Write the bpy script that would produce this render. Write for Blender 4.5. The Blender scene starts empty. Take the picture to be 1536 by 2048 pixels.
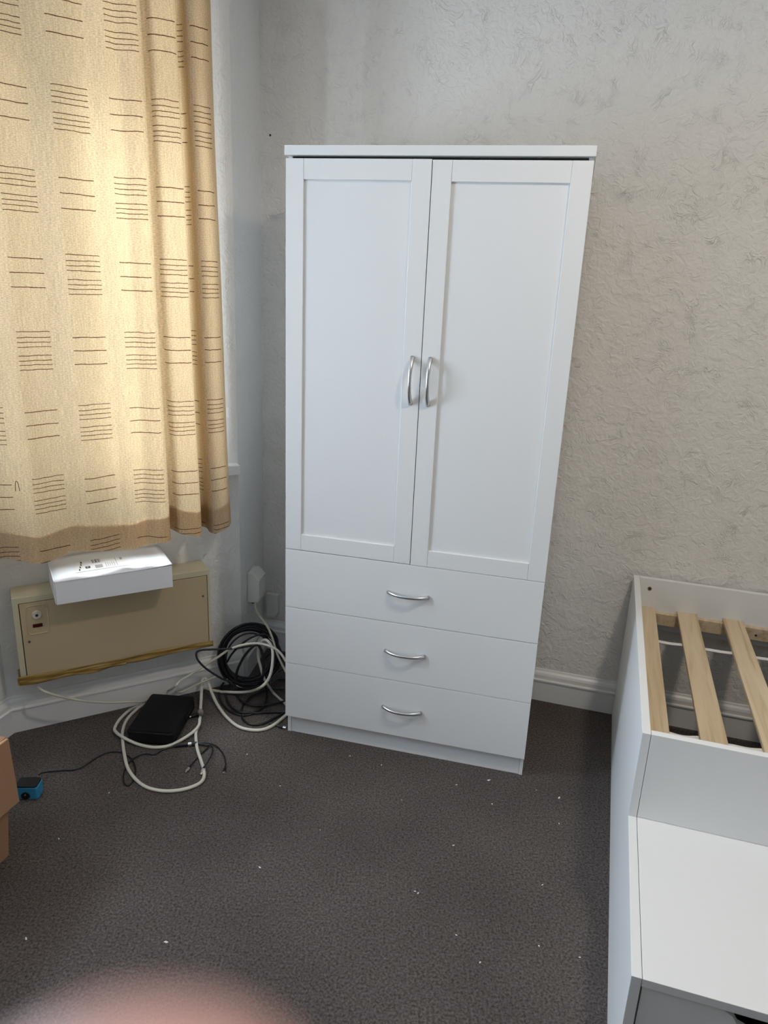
import bpy, bmesh, math, random
import numpy as np
from mathutils import Vector, Matrix
random.seed(7)
SC = bpy.context.scene
COL = SC.collection

# ------------------------------------------------------------------ camera
F_PX, PITCH, ROLL, CAM_H = 1461.4, 0.3081, 0.0434, 1.4747
FWD = Vector((0, math.cos(PITCH), -math.sin(PITCH)))
RGT0 = Vector((1, 0, 0)); UP0 = RGT0.cross(FWD)
RGT = math.cos(ROLL) * RGT0 + math.sin(ROLL) * UP0
UPV = -math.sin(ROLL) * RGT0 + math.cos(ROLL) * UP0
CAM = Vector((0, 0, CAM_H))
cd = bpy.data.cameras.new('camera'); cam = bpy.data.objects.new('camera', cd); COL.objects.link(cam)
M = Matrix((( RGT.x, UPV.x, -FWD.x, CAM.x), (RGT.y, UPV.y, -FWD.y, CAM.y), (RGT.z, UPV.z, -FWD.z, CAM.z), (0, 0, 0, 1)))
cam.matrix_world = M
cd.sensor_fit = 'VERTICAL'; cd.sensor_height = 36.0; cd.sensor_width = 27.0
cd.lens = F_PX / 2048 * 36.0
cd.clip_start = 0.004; cd.clip_end = 60
cd.dof.use_dof = True; cd.dof.focus_distance = 1.95
cd.dof.aperture_fstop = cd.lens / 3.6
SC.camera = cam

# ------------------------------------------------------------------ directions of the room
def v2(a, s=1.0): return Vector((math.cos(math.radians(a)) * s, math.sin(math.radians(a)) * s, 0))
BD = v2(-16.2); BN = Vector((-BD.y, BD.x, 0))          # back wall: along, away
WD = v2(29.5);  WN = Vector((-WD.y, WD.x, 0))          # window wall: along, away
B0 = Vector((.599, 2.400, 0)) + BN * .018
W0 = Vector((-1.192, 2.056, 0)) + WN * .018
def onB(s, z, off=0): p = B0 + BD * s - BN * off; return Vector((p.x, p.y, z))
def onW(u, z, off=0): p = W0 + WD * u - WN * off; return Vector((p.x, p.y, z))
LD = BN.copy()                                          # left wall direction
V0 = W0; V1 = onW(.79, 0); V2 = onB(-1.122, 0)
VB = V0 - LD * 1.30; VC = VB - LD * .565 + BD * .551
CEIL = 2.55

# ------------------------------------------------------------------ world and lights
SC.view_settings.view_transform = 'Standard'; SC.view_settings.look = 'None'
SC.view_settings.gamma = 1; SC.view_settings.use_curve_mapping = False
SC.view_settings.exposure = 0.0
w = bpy.data.worlds.new('sky'); SC.world = w; w.use_nodes = True
w.node_tree.nodes['Background'].inputs[0].default_value = (.72, .84, 1, 1)
w.node_tree.nodes['Background'].inputs[1].default_value = .9

def area(name, loc, direc, sx, sy, power, color, spread=180):
    l = bpy.data.lights.new(name, 'AREA'); l.shape = 'RECTANGLE'; l.size = sx; l.size_y = sy
    l.energy = power; l.color = color; l.spread = math.radians(spread)
    o = bpy.data.objects.new(name, l); COL.objects.link(o); o.location = loc
    o.rotation_euler = Vector(direc).to_track_quat('-Z', 'Z').to_euler()
    return o
area('window_daylight', onW(.27, 1.80, -1.10), -WN + Vector((0, 0, -.18)), .9, 1.6, 31, (1, .95, .88))
area('window_sky', onW(.30, 4.3, -1.15), -WN * .55 + Vector((0, 0, -1)), 1.5, 1.1, 500, (.86, .92, 1))
mb = V0 - LD * .40 - BD * .45; area('bay_daylight', (mb.x, mb.y, 1.28), BD, .8, 1.1, 94, (.73, .84, 1))
mc = (VB + VC) / 2; dcn = Vector((-(VC - VB).normalized().y, (VC - VB).normalized().x, 0))
if dcn.dot(Vector((1, 1, 0))) < 0: dcn = -dcn
mc2 = mc - dcn * .40; area('bay_side_daylight', (mc2.x, mc2.y, 1.35), dcn, .7, 1.0, 4, (.80, .88, 1))
lp = onB(.60, CEIL - .05, 1.35)
area('ceiling_lamp_light', lp, (0, 0, -1), .14, .14, 14, (1, .87, .73))

# ------------------------------------------------------------------ materials
def mat(name, color, rough=.5, metal=0.0, bump=None, var=None, spec=.5, coat=0):
    m = bpy.data.materials.new(name); m.use_nodes = True; nt = m.node_tree; b = nt.nodes['Principled BSDF']
    b.inputs['Base Color'].default_value = (*color, 1); b.inputs['Roughness'].default_value = rough
    b.inputs['Metallic'].default_value = metal; b.inputs['Specular IOR Level'].default_value = spec
    tc = nt.nodes.new('ShaderNodeTexCoord')
    if bump:
        sc_, st, dist = bump
        n = nt.nodes.new('ShaderNodeTexNoise'); n.inputs['Scale'].default_value = sc_; n.inputs['Detail'].default_value = 5
        bp = nt.nodes.new('ShaderNodeBump'); bp.inputs['Strength'].default_value = st; bp.inputs['Distance'].default_value = dist
        nt.links.new(tc.outputs['Object'], n.inputs['Vector']); nt.links.new(n.outputs['Fac'], bp.inputs['Height'])
        nt.links.new(bp.outputs['Normal'], b.inputs['Normal'])
    if var:
        sc_, c2 = var
        n = nt.nodes.new('ShaderNodeTexNoise'); n.inputs['Scale'].default_value = sc_; n.inputs['Detail'].default_value = 4
        r = nt.nodes.new('ShaderNodeMix'); r.data_type = 'RGBA'
        r.inputs[6].default_value = (*color, 1); r.inputs[7].default_value = (*c2, 1)
        nt.links.new(tc.outputs['Object'], n.inputs['Vector']); nt.links.new(n.outputs['Fac'], r.inputs[0]); nt.links.new(r.outputs[2], b.inputs['Base Color'])
    return m

def wallpaper(name, color, strength=.55, scale=15.0):
    m = bpy.data.materials.new(name); m.use_nodes = True; nt = m.node_tree; b = nt.nodes['Principled BSDF']; L = nt.links.new
    b.inputs['Roughness'].default_value = .62; b.inputs['Specular IOR Level'].default_value = .35
    tc = nt.nodes.new('ShaderNodeTexCoord')
    # embossed paper: warped short ridges that change direction from place to place
    wn = nt.nodes.new('ShaderNodeTexNoise'); wn.inputs['Scale'].default_value = 7; wn.inputs['Detail'].default_value = 2
    L(tc.outputs['Object'], wn.inputs['Vector'])
    sub = nt.nodes.new('ShaderNodeVectorMath'); sub.operation = 'MULTIPLY_ADD'
    sub.inputs[1].default_value = (.22, .22, .22); L(wn.outputs['Color'], sub.inputs[0]); L(tc.outputs['Object'], sub.inputs[2])
    n1 = nt.nodes.new('ShaderNodeTexNoise'); n1.inputs['Scale'].default_value = scale; n1.inputs['Detail'].default_value = 3; n1.inputs['Distortion'].default_value = 1.6
    L(sub.outputs[0], n1.inputs['Vector'])
    r1 = nt.nodes.new('ShaderNodeMath'); r1.operation = 'SUBTRACT'; r1.inputs[1].default_value = .5; L(n1.outputs['Fac'], r1.inputs[0])
    r2 = nt.nodes.new('ShaderNodeMath'); r2.operation = 'ABSOLUTE'; L(r1.outputs[0], r2.inputs[0])
    r3 = nt.nodes.new('ShaderNodeMapRange'); r3.inputs['From Min'].default_value = 0; r3.inputs['From Max'].default_value = .08; r3.interpolation_type = 'SMOOTHSTEP'
    r3.inputs['To Min'].default_value = 1; r3.inputs['To Max'].default_value = 0; L(r2.outputs[0], r3.inputs['Value'])
    mk = nt.nodes.new('ShaderNodeTexNoise'); mk.inputs['Scale'].default_value = 22; L(tc.outputs['Object'], mk.inputs['Vector'])
    mr = nt.nodes.new('ShaderNodeMapRange'); mr.inputs['From Min'].default_value = .45; mr.inputs['From Max'].default_value = .75; L(mk.outputs['Fac'], mr.inputs['Value'])
    mu = nt.nodes.new('ShaderNodeMath'); mu.operation = 'MULTIPLY'; L(r3.outputs[0], mu.inputs[0]); L(mr.outputs[0], mu.inputs[1])
    mu2 = nt.nodes.new('ShaderNodeMath'); mu2.operation = 'MULTIPLY'; mu2.inputs[1].default_value = .40; L(mu.outputs[0], mu2.inputs[0]); mu = mu2
    n2 = nt.nodes.new('ShaderNodeTexNoise'); n2.inputs['Scale'].default_value = 42; n2.inputs['Detail'].default_value = 3; n2.inputs['Distortion'].default_value = .9; L(tc.outputs['Object'], n2.inputs['Vector'])
    ad = nt.nodes.new('ShaderNodeMath'); ad.operation = 'MULTIPLY_ADD'; ad.inputs[1].default_value = 1.1; L(n2.outputs['Fac'], ad.inputs[0]); L(mu.outputs[0], ad.inputs[2])
    bp = nt.nodes.new('ShaderNodeBump'); bp.inputs['Strength'].default_value = strength; bp.inputs['Distance'].default_value = .0048
    L(ad.outputs[0], bp.inputs['Height']); L(bp.outputs['Normal'], b.inputs['Normal'])
    cr = nt.nodes.new('ShaderNodeTexNoise'); cr.inputs['Scale'].default_value = 1.7; cr.inputs['Detail'].default_value = 5; L(tc.outputs['Object'], cr.inputs['Vector'])
    mx = nt.nodes.new('ShaderNodeMix'); mx.data_type = 'RGBA'
    mx.inputs[6].default_value = (*color, 1); mx.inputs[7].default_value = (color[0] * .93, color[1] * .92, color[2] * .90, 1)
    L(cr.outputs['Fac'], mx.inputs[0]); L(mx.outputs[2], b.inputs['Base Color'])
    return m

M_WALL = wallpaper('embossed_wallpaper', (.84, .82, .785), 1.0, 26)
M_PLASTER = wallpaper('painted_wall', (.84, .84, .83), .75, 22)
M_CEIL = mat('ceiling_paint', (.88, .87, .85), .8)
M_TRIM = mat('gloss_trim_paint', (.82, .815, .80), .35, bump=(30, .12, .002))
M_WHITE = mat('white_laminate', (.82, .825, .82), .42, bump=(140, .05, .001))
M_WHITE2 = mat('white_foil_frame', (.82, .82, .81), .45, bump=(160, .08, .001))
M_EDGE = mat('white_edge_band', (.80, .815, .80), .4)
M_DARK = mat('dark_gap', (.03, .03, .03), .9)
M_METAL = mat('brushed_nickel', (.62, .62, .63), .28, 1.0)
M_CHROME = mat('chrome', (.75, .75, .76), .15, 1.0)
M_CREAM = mat('cream_enamel', (.63, .57, .40), .42, var=(6, (.58, .52, .36)))
M_BEIGE = mat('beige_enamel_panel', (.54, .43, .265), .45, var=(5, (.50, .40, .245)))
M_TAPE = mat('brown_parcel_tape', (.36, .23, .06), .3, var=(30, (.25, .15, .035)), bump=(40, .5, .003))
M_DIAL = mat('ivory_plastic', (.66, .60, .48), .4)
M_RED = mat('dark_red_neon_lens', (.07, .004, .004), .15)
M_SCREW = mat('dull_screw', (.20, .20, .17), .4, .8)
M_CARD_W = mat('white_cardboard', (.80, .80, .82), .55, bump=(60, .06, .001))
M_LABEL = mat('label_paper', (.78, .74, .70), .4)
M_INK = mat('black_ink', (.03, .028, .025), .5)
M_INKG = mat('grey_ink', (.33, .30, .28), .5)
M_BLACK = mat('black_plastic', (.012, .012, .014), .38, spec=.4)
M_BLACK2 = mat('matte_black_plastic', (.006, .006, .008), .55, spec=.25)
M_CABLE_W = mat('white_cable_sheath', (.70, .67, .58), .4)
M_CABLE_D = mat('aged_cable_sheath', (.58, .54, .43), .45)
M_CABLE_B = mat('black_cable_sheath', (.010, .010, .013), .28)
M_BLUE = mat('blue_plastic', (.035, .27, .50), .4)
M_CARTON = mat('brown_corrugated_card', (.40, .225, .125), .75, var=(9, (.35, .19, .10)), bump=(50, .1, .002))
M_CARTON_E = mat('cut_card_edge', (.55, .36, .20), .8)
M_WEB = mat('white_webbing', (.75, .75, .73), .7)
M_SKIN = mat('skin', (.86, .50, .44), .5, var=(40, (.82, .45, .39)))
M_SKIN.node_tree.nodes['Principled BSDF'].inputs['Subsurface Weight'].default_value = .15
M_SKIN.node_tree.nodes['Principled BSDF'].inputs['Subsurface Radius'].default_value = (.004, .0015, .001)
M_NAIL = mat('fingernail', (.75, .45, .38), .3)
M_SCRAP = mat('white_foam_crumb', (.85, .85, .80), .7)
M_STEEL = mat('galvanised_bolt', (.22, .19, .13), .35, .9)
M_IVORY = mat('painted_over_plastic', (.80, .79, .74), .4, bump=(30, .2, .002))

def wood():
    m = bpy.data.materials.new('pine_slat_wood'); m.use_nodes = True; nt = m.node_tree; b = nt.nodes['Principled BSDF']; L = nt.links.new
    b.inputs['Roughness'].default_value = .55
    tc = nt.nodes.new('ShaderNodeTexCoord'); oi = nt.nodes.new('ShaderNodeObjectInfo')
    mp = nt.nodes.new('ShaderNodeMapping'); mp.inputs['Scale'].default_value = (34, 1.6, 30)
    ad = nt.nodes.new('ShaderNodeVectorMath'); ad.operation = 'ADD'; L(tc.outputs['Object'], ad.inputs[0])
    sc_ = nt.nodes.new('ShaderNodeVectorMath'); sc_.operation = 'SCALE'; sc_.inputs[0].default_value = (3, 7, 5); L(oi.outputs['Random'], sc_.inputs['Scale'])
    L(sc_.outputs[0], ad.inputs[1]); L(ad.outputs[0], mp.inputs['Vector'])
    n = nt.nodes.new('ShaderNodeTexNoise'); n.inputs['Scale'].default_value = 1.4; n.inputs['Detail'].default_value = 6; n.inputs['Distortion'].default_value = .9
    L(mp.outputs[0], n.inputs['Vector'])
    r = nt.nodes.new('ShaderNodeValToRGB'); L(n.outputs['Fac'], r.inputs[0])
    e = r.color_ramp.elements; e[0].position = .30; e[0].color = (.50, .36, .20, 1); e[1].position = .68; e[1].color = (.74, .60, .41, 1)
    x = e.new(.5); x.color = (.68, .535, .35, 1)
    L(r.outputs[0], b.inputs['Base Color'])
    return m
M_WOOD = wood()

def carpet():
    m = bpy.data.materials.new('grey_brown_carpet'); m.use_nodes = True; nt = m.node_tree; b = nt.nodes['Principled BSDF']; L = nt.links.new
    b.inputs['Roughness'].default_value = .95; b.inputs['Specular IOR Level'].default_value = .15
    tc = nt.nodes.new('ShaderNodeTexCoord')
    n = nt.nodes.new('ShaderNodeTexNoise'); n.inputs['Scale'].default_value = 170; n.inputs['Detail'].default_value = 6; n.inputs['Roughness'].default_value = .65; L(tc.outputs['Object'], n.inputs['Vector'])
    r = nt.nodes.new('ShaderNodeValToRGB'); L(n.outputs['Fac'], r.inputs[0]); e = r.color_ramp.elements
    e[0].position = .36; e[0].color = (.050, .042, .037, 1); e[1].position = .68; e[1].color = (.182, .155, .142, 1)
    n2 = nt.nodes.new('ShaderNodeTexNoise'); n2.inputs['Scale'].default_value = 2.6; n2.inputs['Detail'].default_value = 6; L(tc.outputs['Object'], n2.inputs['Vector'])
    r2 = nt.nodes.new('ShaderNodeMapRange'); r2.inputs['From Min'].default_value = .3; r2.inputs['From Max'].default_value = .7; r2.inputs['To Min'].default_value = .82; r2.inputs['To Max'].default_value = 1.18
    L(n2.outputs['Fac'], r2.inputs['Value'])
    mu = nt.nodes.new('ShaderNodeVectorMath'); mu.operation = 'SCALE'; L(r.outputs[0], mu.inputs[0]); L(r2.outputs[0], mu.inputs['Scale'])
    # pale lint trodden into the pile
    v = nt.nodes.new('ShaderNodeTexVoronoi'); v.inputs['Scale'].default_value = 42; L(tc.outputs['Object'], v.inputs['Vector'])
    lt = nt.nodes.new('ShaderNodeMath'); lt.operation = 'LESS_THAN'; lt.inputs[1].default_value = .045; L(v.outputs['Distance'], lt.inputs[0])
    sp = nt.nodes.new('ShaderNodeSeparateColor'); L(v.outputs['Color'], sp.inputs[0])
    gt = nt.nodes.new('ShaderNodeMath'); gt.operation = 'GREATER_THAN'; gt.inputs[1].default_value = .86; L(sp.outputs[0], gt.inputs[0])
    mm = nt.nodes.new('ShaderNodeMath'); mm.operation = 'MULTIPLY'; L(lt.outputs[0], mm.inputs[0]); L(gt.outputs[0], mm.inputs[1])
    m3 = nt.nodes.new('ShaderNodeMath'); m3.operation = 'MULTIPLY'; m3.inputs[1].default_value = .6; L(mm.outputs[0], m3.inputs[0])
    mx = nt.nodes.new('ShaderNodeMix'); mx.data_type = 'RGBA'; L(m3.outputs[0], mx.inputs[0]); L(mu.outputs[0], mx.inputs[6]); mx.inputs[7].default_value = (.42, .40, .36, 1)
    L(mx.outputs[2], b.inputs['Base Color'])
    bp = nt.nodes.new('ShaderNodeBump'); bp.inputs['Strength'].default_value = .8; bp.inputs['Distance'].default_value = .004; L(n.outputs['Fac'], bp.inputs['Height']); L(bp.outputs['Normal'], b.inputs['Normal'])
    return m
M_CARPET = carpet()

def curtain_mat():
    m = bpy.data.materials.new('woven_curtain_cloth'); m.use_nodes = True; nt = m.node_tree; L = nt.links.new
    nt.nodes.remove(nt.nodes['Principled BSDF']); out = nt.nodes['Material Output']
    uv = nt.nodes.new('ShaderNodeUVMap'); uv.uv_map = 'cloth'
    sep = nt.nodes.new('ShaderNodeSeparateXYZ'); L(uv.outputs[0], sep.inputs[0])
    def mth(op, a, b=None, c=None):
        n = nt.nodes.new('ShaderNodeMath'); n.operation = op
        for i, x in enumerate((a, b, c)):
            if x is None: continue
            if isinstance(x, (int, float)): n.inputs[i].default_value = x
            else: L(x, n.inputs[i])
        return n.outputs[0]
    U, V = sep.outputs[0], sep.outputs[1]
    # wobble of the threads
    wn = nt.nodes.new('ShaderNodeTexNoise'); wn.inputs['Scale'].default_value = 30; L(uv.outputs[0], wn.inputs['Vector'])
    wob = mth('MULTIPLY', mth('SUBTRACT', wn.outputs['Fac'], .5), .005)
    V2_ = mth('ADD', V, wob)
    cu = mth('DIVIDE', mth('SUBTRACT', U, .131), .14); ci = mth('FLOOR', cu); cf = mth('MULTIPLY', mth('FRACT', cu), .14)
    rv = mth('DIVIDE', mth('SUBTRACT', V2_, 1.452 - .1015), .203); ri = mth('FLOOR', rv); rf = mth('SUBTRACT', mth('MULTIPLY', mth('FRACT', rv), .203), .1015)
    par = mth('MODULO', mth('ADD', mth('ADD', ci, ri), 100), 2)     # 0 -> three threads, 1 -> eight threads
    incol = mth('LESS_THAN', mth('ABSOLUTE', mth('SUBTRACT', cf, .045)), .045)
    def near(c, w_): return mth('LESS_THAN', mth('ABSOLUTE', mth('SUBTRACT', rf, c)), w_)
    def ssum(cs, w_):
        o = None
        for c in cs:
            k = near(c, w_); o = k if o is None else mth('MAXIMUM', o, k)
        return o
    three = ssum((-.037, 0, .037), .0012); eight = ssum((-.051, -.038, -.026, -.013, .010, .023, .036, .051), .0010)
    th = mth('MULTIPLY', incol, mth('ADD', mth('MULTIPLY', three, mth('SUBTRACT', 1, par)), mth('MULTIPLY', eight, par)))
    # thin cloth inside a block lets a bit more light through
    inrow = mth('LESS_THAN', mth('ABSOLUTE', rf), .053); blk = mth('MULTIPLY', incol, inrow)
    # weave
    mp = nt.nodes.new('ShaderNodeMapping'); mp.inputs['Scale'].default_value = (170, 420, 1); L(uv.outputs[0], mp.inputs['Vector'])
    wv = nt.nodes.new('ShaderNodeTexNoise'); wv.inputs['Scale'].default_value = 1; wv.inputs['Detail'].default_value = 3; L(mp.outputs[0], wv.inputs['Vector'])
    mp2 = nt.nodes.new('ShaderNodeMapping'); mp2.inputs['Scale'].default_value = (330, 20, 1); L(uv.outputs[0], mp2.inputs['Vector'])
    wv2 = nt.nodes.new('ShaderNodeTexNoise'); wv2.inputs['Scale'].default_value = 1; wv2.inputs['Detail'].default_value = 2; L(mp2.outputs[0], wv2.inputs['Vector'])
    wsum = mth('ADD', mth('MULTIPLY', wv.outputs['Fac'], .7), mth('MULTIPLY', wv2.outputs['Fac'], .3))
    mr = nt.nodes.new('ShaderNodeMapRange'); mr.inputs['From Min'].default_value = .35; mr.inputs['From Max'].default_value = .65
    mr.inputs['To Min'].default_value = .72; mr.inputs['To Max'].default_value = 1.18; L(wsum, mr.inputs['Value'])
    def shade(c1, c2):
        mx = nt.nodes.new('ShaderNodeMix'); mx.data_type = 'RGBA'; mx.inputs[6].default_value = (*c1, 1); mx.inputs[7].default_value = (*c2, 1); L(th, mx.inputs[0])
        s = nt.nodes.new('ShaderNodeVectorMath'); s.operation = 'SCALE'; L(mx.outputs[2], s.inputs[0]); L(mr.outputs[0], s.inputs['Scale']); return s.outputs[0]
    d = nt.nodes.new('ShaderNodeBsdfDiffuse'); L(shade((.56, .47, .35), (.11, .055, .03)), d.inputs['Color'])
    t = nt.nodes.new('ShaderNodeBsdfTranslucent'); L(shade((.80, .60, .355), (.16, .07, .03)), t.inputs['Color'])
    bp = nt.nodes.new('ShaderNodeBump'); bp.inputs['Strength'].default_value = .5; bp.inputs['Distance'].default_value = .0012; L(wsum, bp.inputs['Height']); L(bp.outputs['Normal'], d.inputs['Normal'])
    mx = nt.nodes.new('ShaderNodeMixShader'); mx.inputs[0].default_value = .47; L(d.outputs[0], mx.inputs[1]); L(t.outputs[0], mx.inputs[2]); L(mx.outputs[0], out.inputs['Surface'])
    return m
M_CURTAIN = curtain_mat()
def glass():
    m = bpy.data.materials.new('window_glass'); m.use_nodes = True; nt = m.node_tree
    nt.nodes.remove(nt.nodes['Principled BSDF']); out = nt.nodes['Material Output']
    t = nt.nodes.new('ShaderNodeBsdfTransparent'); t.inputs[0].default_value = (.95, .97, .97, 1)
    g = nt.nodes.new('ShaderNodeBsdfGlossy'); g.inputs['Roughness'].default_value = .02
    mx = nt.nodes.new('ShaderNodeMixShader'); mx.inputs[0].default_value = .06
    nt.links.new(t.outputs[0], mx.inputs[1]); nt.links.new(g.outputs[0], mx.inputs[2]); nt.links.new(mx.outputs[0], out.inputs['Surface'])
    return m
M_GLASS = glass()

# ------------------------------------------------------------------ helpers
def obj(name, bm, material, parent=None, smooth=False, bevel=0, kind=None, label=None):
    me = bpy.data.meshes.new(name)
    bmesh.ops.recalc_face_normals(bm, faces=bm.faces)
    bm.to_mesh(me); bm.free()
    if smooth:
        for f in me.polygons: f.use_smooth = True
    me.materials.append(material)
    o = bpy.data.objects.new(name, me); COL.objects.link(o)
    if parent: o.parent = parent
    if bevel:
        b = o.modifiers.new('bevel', 'BEVEL'); b.width = bevel; b.segments = 2; b.limit_method = 'ANGLE'
    if kind: o['kind'] = kind
    if label: o['label'] = label
    return o
def thing(name, label, cat, loc=(0, 0, 0), rz=0, group=None):
    o = bpy.data.objects.new(name, None); COL.objects.link(o); o.location = loc; o.rotation_euler = (0, 0, rz); o.empty_display_size = .05
    o['label'] = label; o['category'] = cat
    if group: o['group'] = group
    return o
def tag(o, label, cat, group=None):
    o['label'] = label; o['category'] = cat
    if group: o['group'] = group
    return o
def bx(x0, x1, y0, y1, z0, z1, bm=None):
    bm = bm or bmesh.new()
    v = [bm.verts.new((x, y, z)) for x in (x0, x1) for y in (y0, y1) for z in (z0, z1)]
    for f in ((0, 1, 3, 2), (4, 6, 7, 5), (0, 4, 5, 1), (2, 3, 7, 6), (0, 2, 6, 4), (1, 5, 7, 3)):
        bm.faces.new([v[i] for i in f])
    return bm
def prism(poly, a, b, fn, bm=None):
    """poly of 2D points extruded from a to b; fn(p, q, t) gives the 3D point"""
    bm = bm or bmesh.new(); n = len(poly)
    A = [bm.verts.new(fn(p[0], p[1], a)) for p in poly]; B = [bm.verts.new(fn(p[0], p[1], b)) for p in poly]
    bm.faces.new(A); bm.faces.new(B[::-1])
    for i in range(n): bm.faces.new((A[i], B[i], B[(i + 1) % n], A[(i + 1) % n]))
    return bm
def cyl(c, r, h, axis='z', seg=24, r2=None, bm=None):
    bm = bm or bmesh.new(); r2 = r if r2 is None else r2; rings = []
    for t, rr in ((0, r), (h, r2)):
        ring = []
        for i in range(seg):
            a = 2 * math.pi * i / seg; p, q = rr * math.cos(a), rr * math.sin(a)
            co = {'z': (p, q, t), 'y': (p, t, q), 'x': (t, p, q)}[axis]
            ring.append(bm.verts.new((c[0] + co[0], c[1] + co[1], c[2] + co[2])))
        rings.append(ring)
    bm.faces.new(rings[0]); bm.faces.new(rings[1][::-1])
    for i in range(seg): bm.faces.new((rings[0][i], rings[1][i], rings[1][(i + 1) % seg], rings[0][(i + 1) % seg]))
    return bm
def catmull(pts, sub=8):
    P = [Vector(p) for p in pts]
    if len(P) < 3: return P
    P = [P[0] * 2 - P[1]] + P + [P[-1] * 2 - P[-2]]; out = []
    for i in range(1, len(P) - 2):
        a, b, c, d = P[i - 1:i + 3]
        for k in range(sub):
            t = k / sub
            out.append(.5 * ((2 * b) + (c - a) * t + (2 * a - 5 * b + 4 * c - d) * t * t + (3 * b - a - 3 * c + d) * t ** 3))
    out.append(P[-2]); return out
def tube(path, r, seg=8, bm=None, flat=None):
    bm = bm or bmesh.new(); n = len(path); rings = []
    T = [(path[min(i + 1, n - 1)] - path[max(i - 1, 0)]).normalized() for i in range(n)]
    ref = Vector((0, 0, 1)) if abs(T[0].z) < .9 else Vector((1, 0, 0)); N = (ref - T[0] * ref.dot(T[0])).normalized()
    for i in range(n):
        N = (N - T[i] * N.dot(T[i])).normalized(); Bv = T[i].cross(N); rr = r[i] if isinstance(r, (list, tuple)) else r
        fl = flat or 1
        rings.append([bm.verts.new(path[i] + N * math.cos(2 * math.pi * k / seg) * rr * fl + Bv * math.sin(2 * math.pi * k / seg) * rr) for k in range(seg)])
    for i in range(n - 1):
        for k in range(seg): bm.faces.new((rings[i][k], rings[i + 1][k], rings[i + 1][(k + 1) % seg], rings[i][(k + 1) % seg]))
    bm.faces.new(rings[0]); bm.faces.new(rings[-1][::-1]); return bm
def rbox(x0, x1, y0, y1, z0, z1, r, seg=4, taper=0):
    """box with rounded vertical corners"""
    pts = []
    for cx, cy, a0 in ((x1 - r, y1 - r, 0), (x0 + r, y1 - r, 90), (x0 + r, y0 + r, 180), (x1 - r, y0 + r, 270)):
        for k in range(seg + 1):
            a = math.radians(a0 + 90 * k / seg); pts.append((cx + r * math.cos(a), cy + r * math.sin(a)))
    return prism(pts, z0, z1, lambda p, q, t: (p, q, t))
def ray(px, py): return (RGT * ((px - 768) / F_PX) - UPV * ((py - 1024) / F_PX) + FWD)
def G(px, py, z=0.0): d = ray(px, py); return CAM + d * ((z - CAM_H) / d.z)          # point at height z
def Y(px, py, y): d = ray(px, py); return CAM + d * (y / d.y)                          # point at distance y

# ------------------------------------------------------------------ the room
R1 = onB(2.65, 0); R2 = R1 - BN * 4.6
LE = VC - LD * 1.9; LE2 = LE
# left wall and rear wall meet where R2 - BD*t crosses the left wall line
t = (R2 - VC).dot(LD); LE = VC + LD * t
poly = [V0, V1, V2, R1, R2, LE, VC, VB]
cx = sum((p for p in poly), Vector()) / len(poly)
bm = bmesh.new(); big = [p + (p - cx).normalized() * .25 for p in poly]
A = [bm.verts.new((p.x, p.y, 0)) for p in big]; B = [bm.verts.new((p.x, p.y, -.05)) for p in big]
bm.faces.new(A); bm.faces.new(B[::-1])
for i in range(len(big)): bm.faces.new((A[i], B[i], B[(i + 1) % 8], A[(i + 1) % 8]))
obj('floor', bm, M_CARPET, kind='structure')
bm = bmesh.new(); A = [bm.verts.new((p.x, p.y, CEIL)) for p in big]; B = [bm.verts.new((p.x, p.y, CEIL + .05)) for p in big]
bm.faces.new(A); bm.faces.new(B[::-1])
for i in range(len(big)): bm.faces.new((A[i], B[i], B[(i + 1) % 8], A[(i + 1) % 8]))
obj('ceiling', bm, M_CEIL, kind='structure')

def wall(name, a, b, m, th=.16, hole=None, ext=(0, 0)):
    """wall with its room face from a to b (room on the right-hand side when walking from a to b), with an optional hole (u0,u1,z0,z1)"""
    d = (b - a).normalized(); n = Vector((-d.y, d.x, 0)); L_ = (b - a).length
    if (cx - a).dot(n) > 0: n = -n
    bm = bmesh.new()
    def blk(u0, u1, z0, z1):
        vs = []
        for u in (u0, u1):
            for o in (0, th):
                for z in (z0, z1):
                    p = a + d * u + n * o; vs.append(bm.verts.new((p.x, p.y, z)))
        for f in ((0, 1, 3, 2), (4, 6, 7, 5), (0, 4, 5, 1), (2, 3, 7, 6), (0, 2, 6, 4), (1, 5, 7, 3)): bm.faces.new([vs[i] for i in f])
    s, e = -ext[0], L_ + ext[1]
    if hole is None: blk(s, e, -.02, CEIL)
    else:
        u0, u1, z0, z1 = hole
        blk(s, u0, -.02, CEIL); blk(u1, e, -.02, CEIL); blk(u0, u1, -.02, z0); blk(u0, u1, z1, CEIL)
    return obj(name, bm, m, kind='structure'), d, n, L_
wall('wall_back', V2, R1, M_WALL, ext=(.0, .16))
wall('wall_return', V1, V2, M_PLASTER, th=.10, ext=(0, .1))
HA = (.06, .735, .835, 2.32); HAW = (.06, .785, .835, 2.32)
wall('wall_window', V0, V1, M_PLASTER, hole=HAW, th=.14, ext=(.02, 0))
arc_ = [(.7851 - .052 * math.cos(k * math.pi / 20), -.0525 + .052 * math.sin(k * math.pi / 20)) for k in range(11)]
bm = prism([(.720, -.1405), (.7851, -.1405)] + arc_[::-1], .836, 2.32, lambda p, q, t_: tuple(onW(p, t_, q)))
obj('window_reveal', bm, M_PLASTER, bpy.data.objects['wall_window'], smooth=False)
wall('wall_bay', VB, V0, M_PLASTER, hole=(.12, 1.20, .835, 2.32), th=.14)
wall('wall_bay_side', VC, VB, M_PLASTER, hole=(.06, .73, .835, 2.32), th=.14, ext=(0, .02))
wall('wall_left', LE, VC, M_PLASTER, ext=(.1, 0))
wall('wall_rear', R2, LE, M_PLASTER, ext=(.16, .1))
wall('wall_right', R1, R2, M_WALL, ext=(0, 0))
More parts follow.
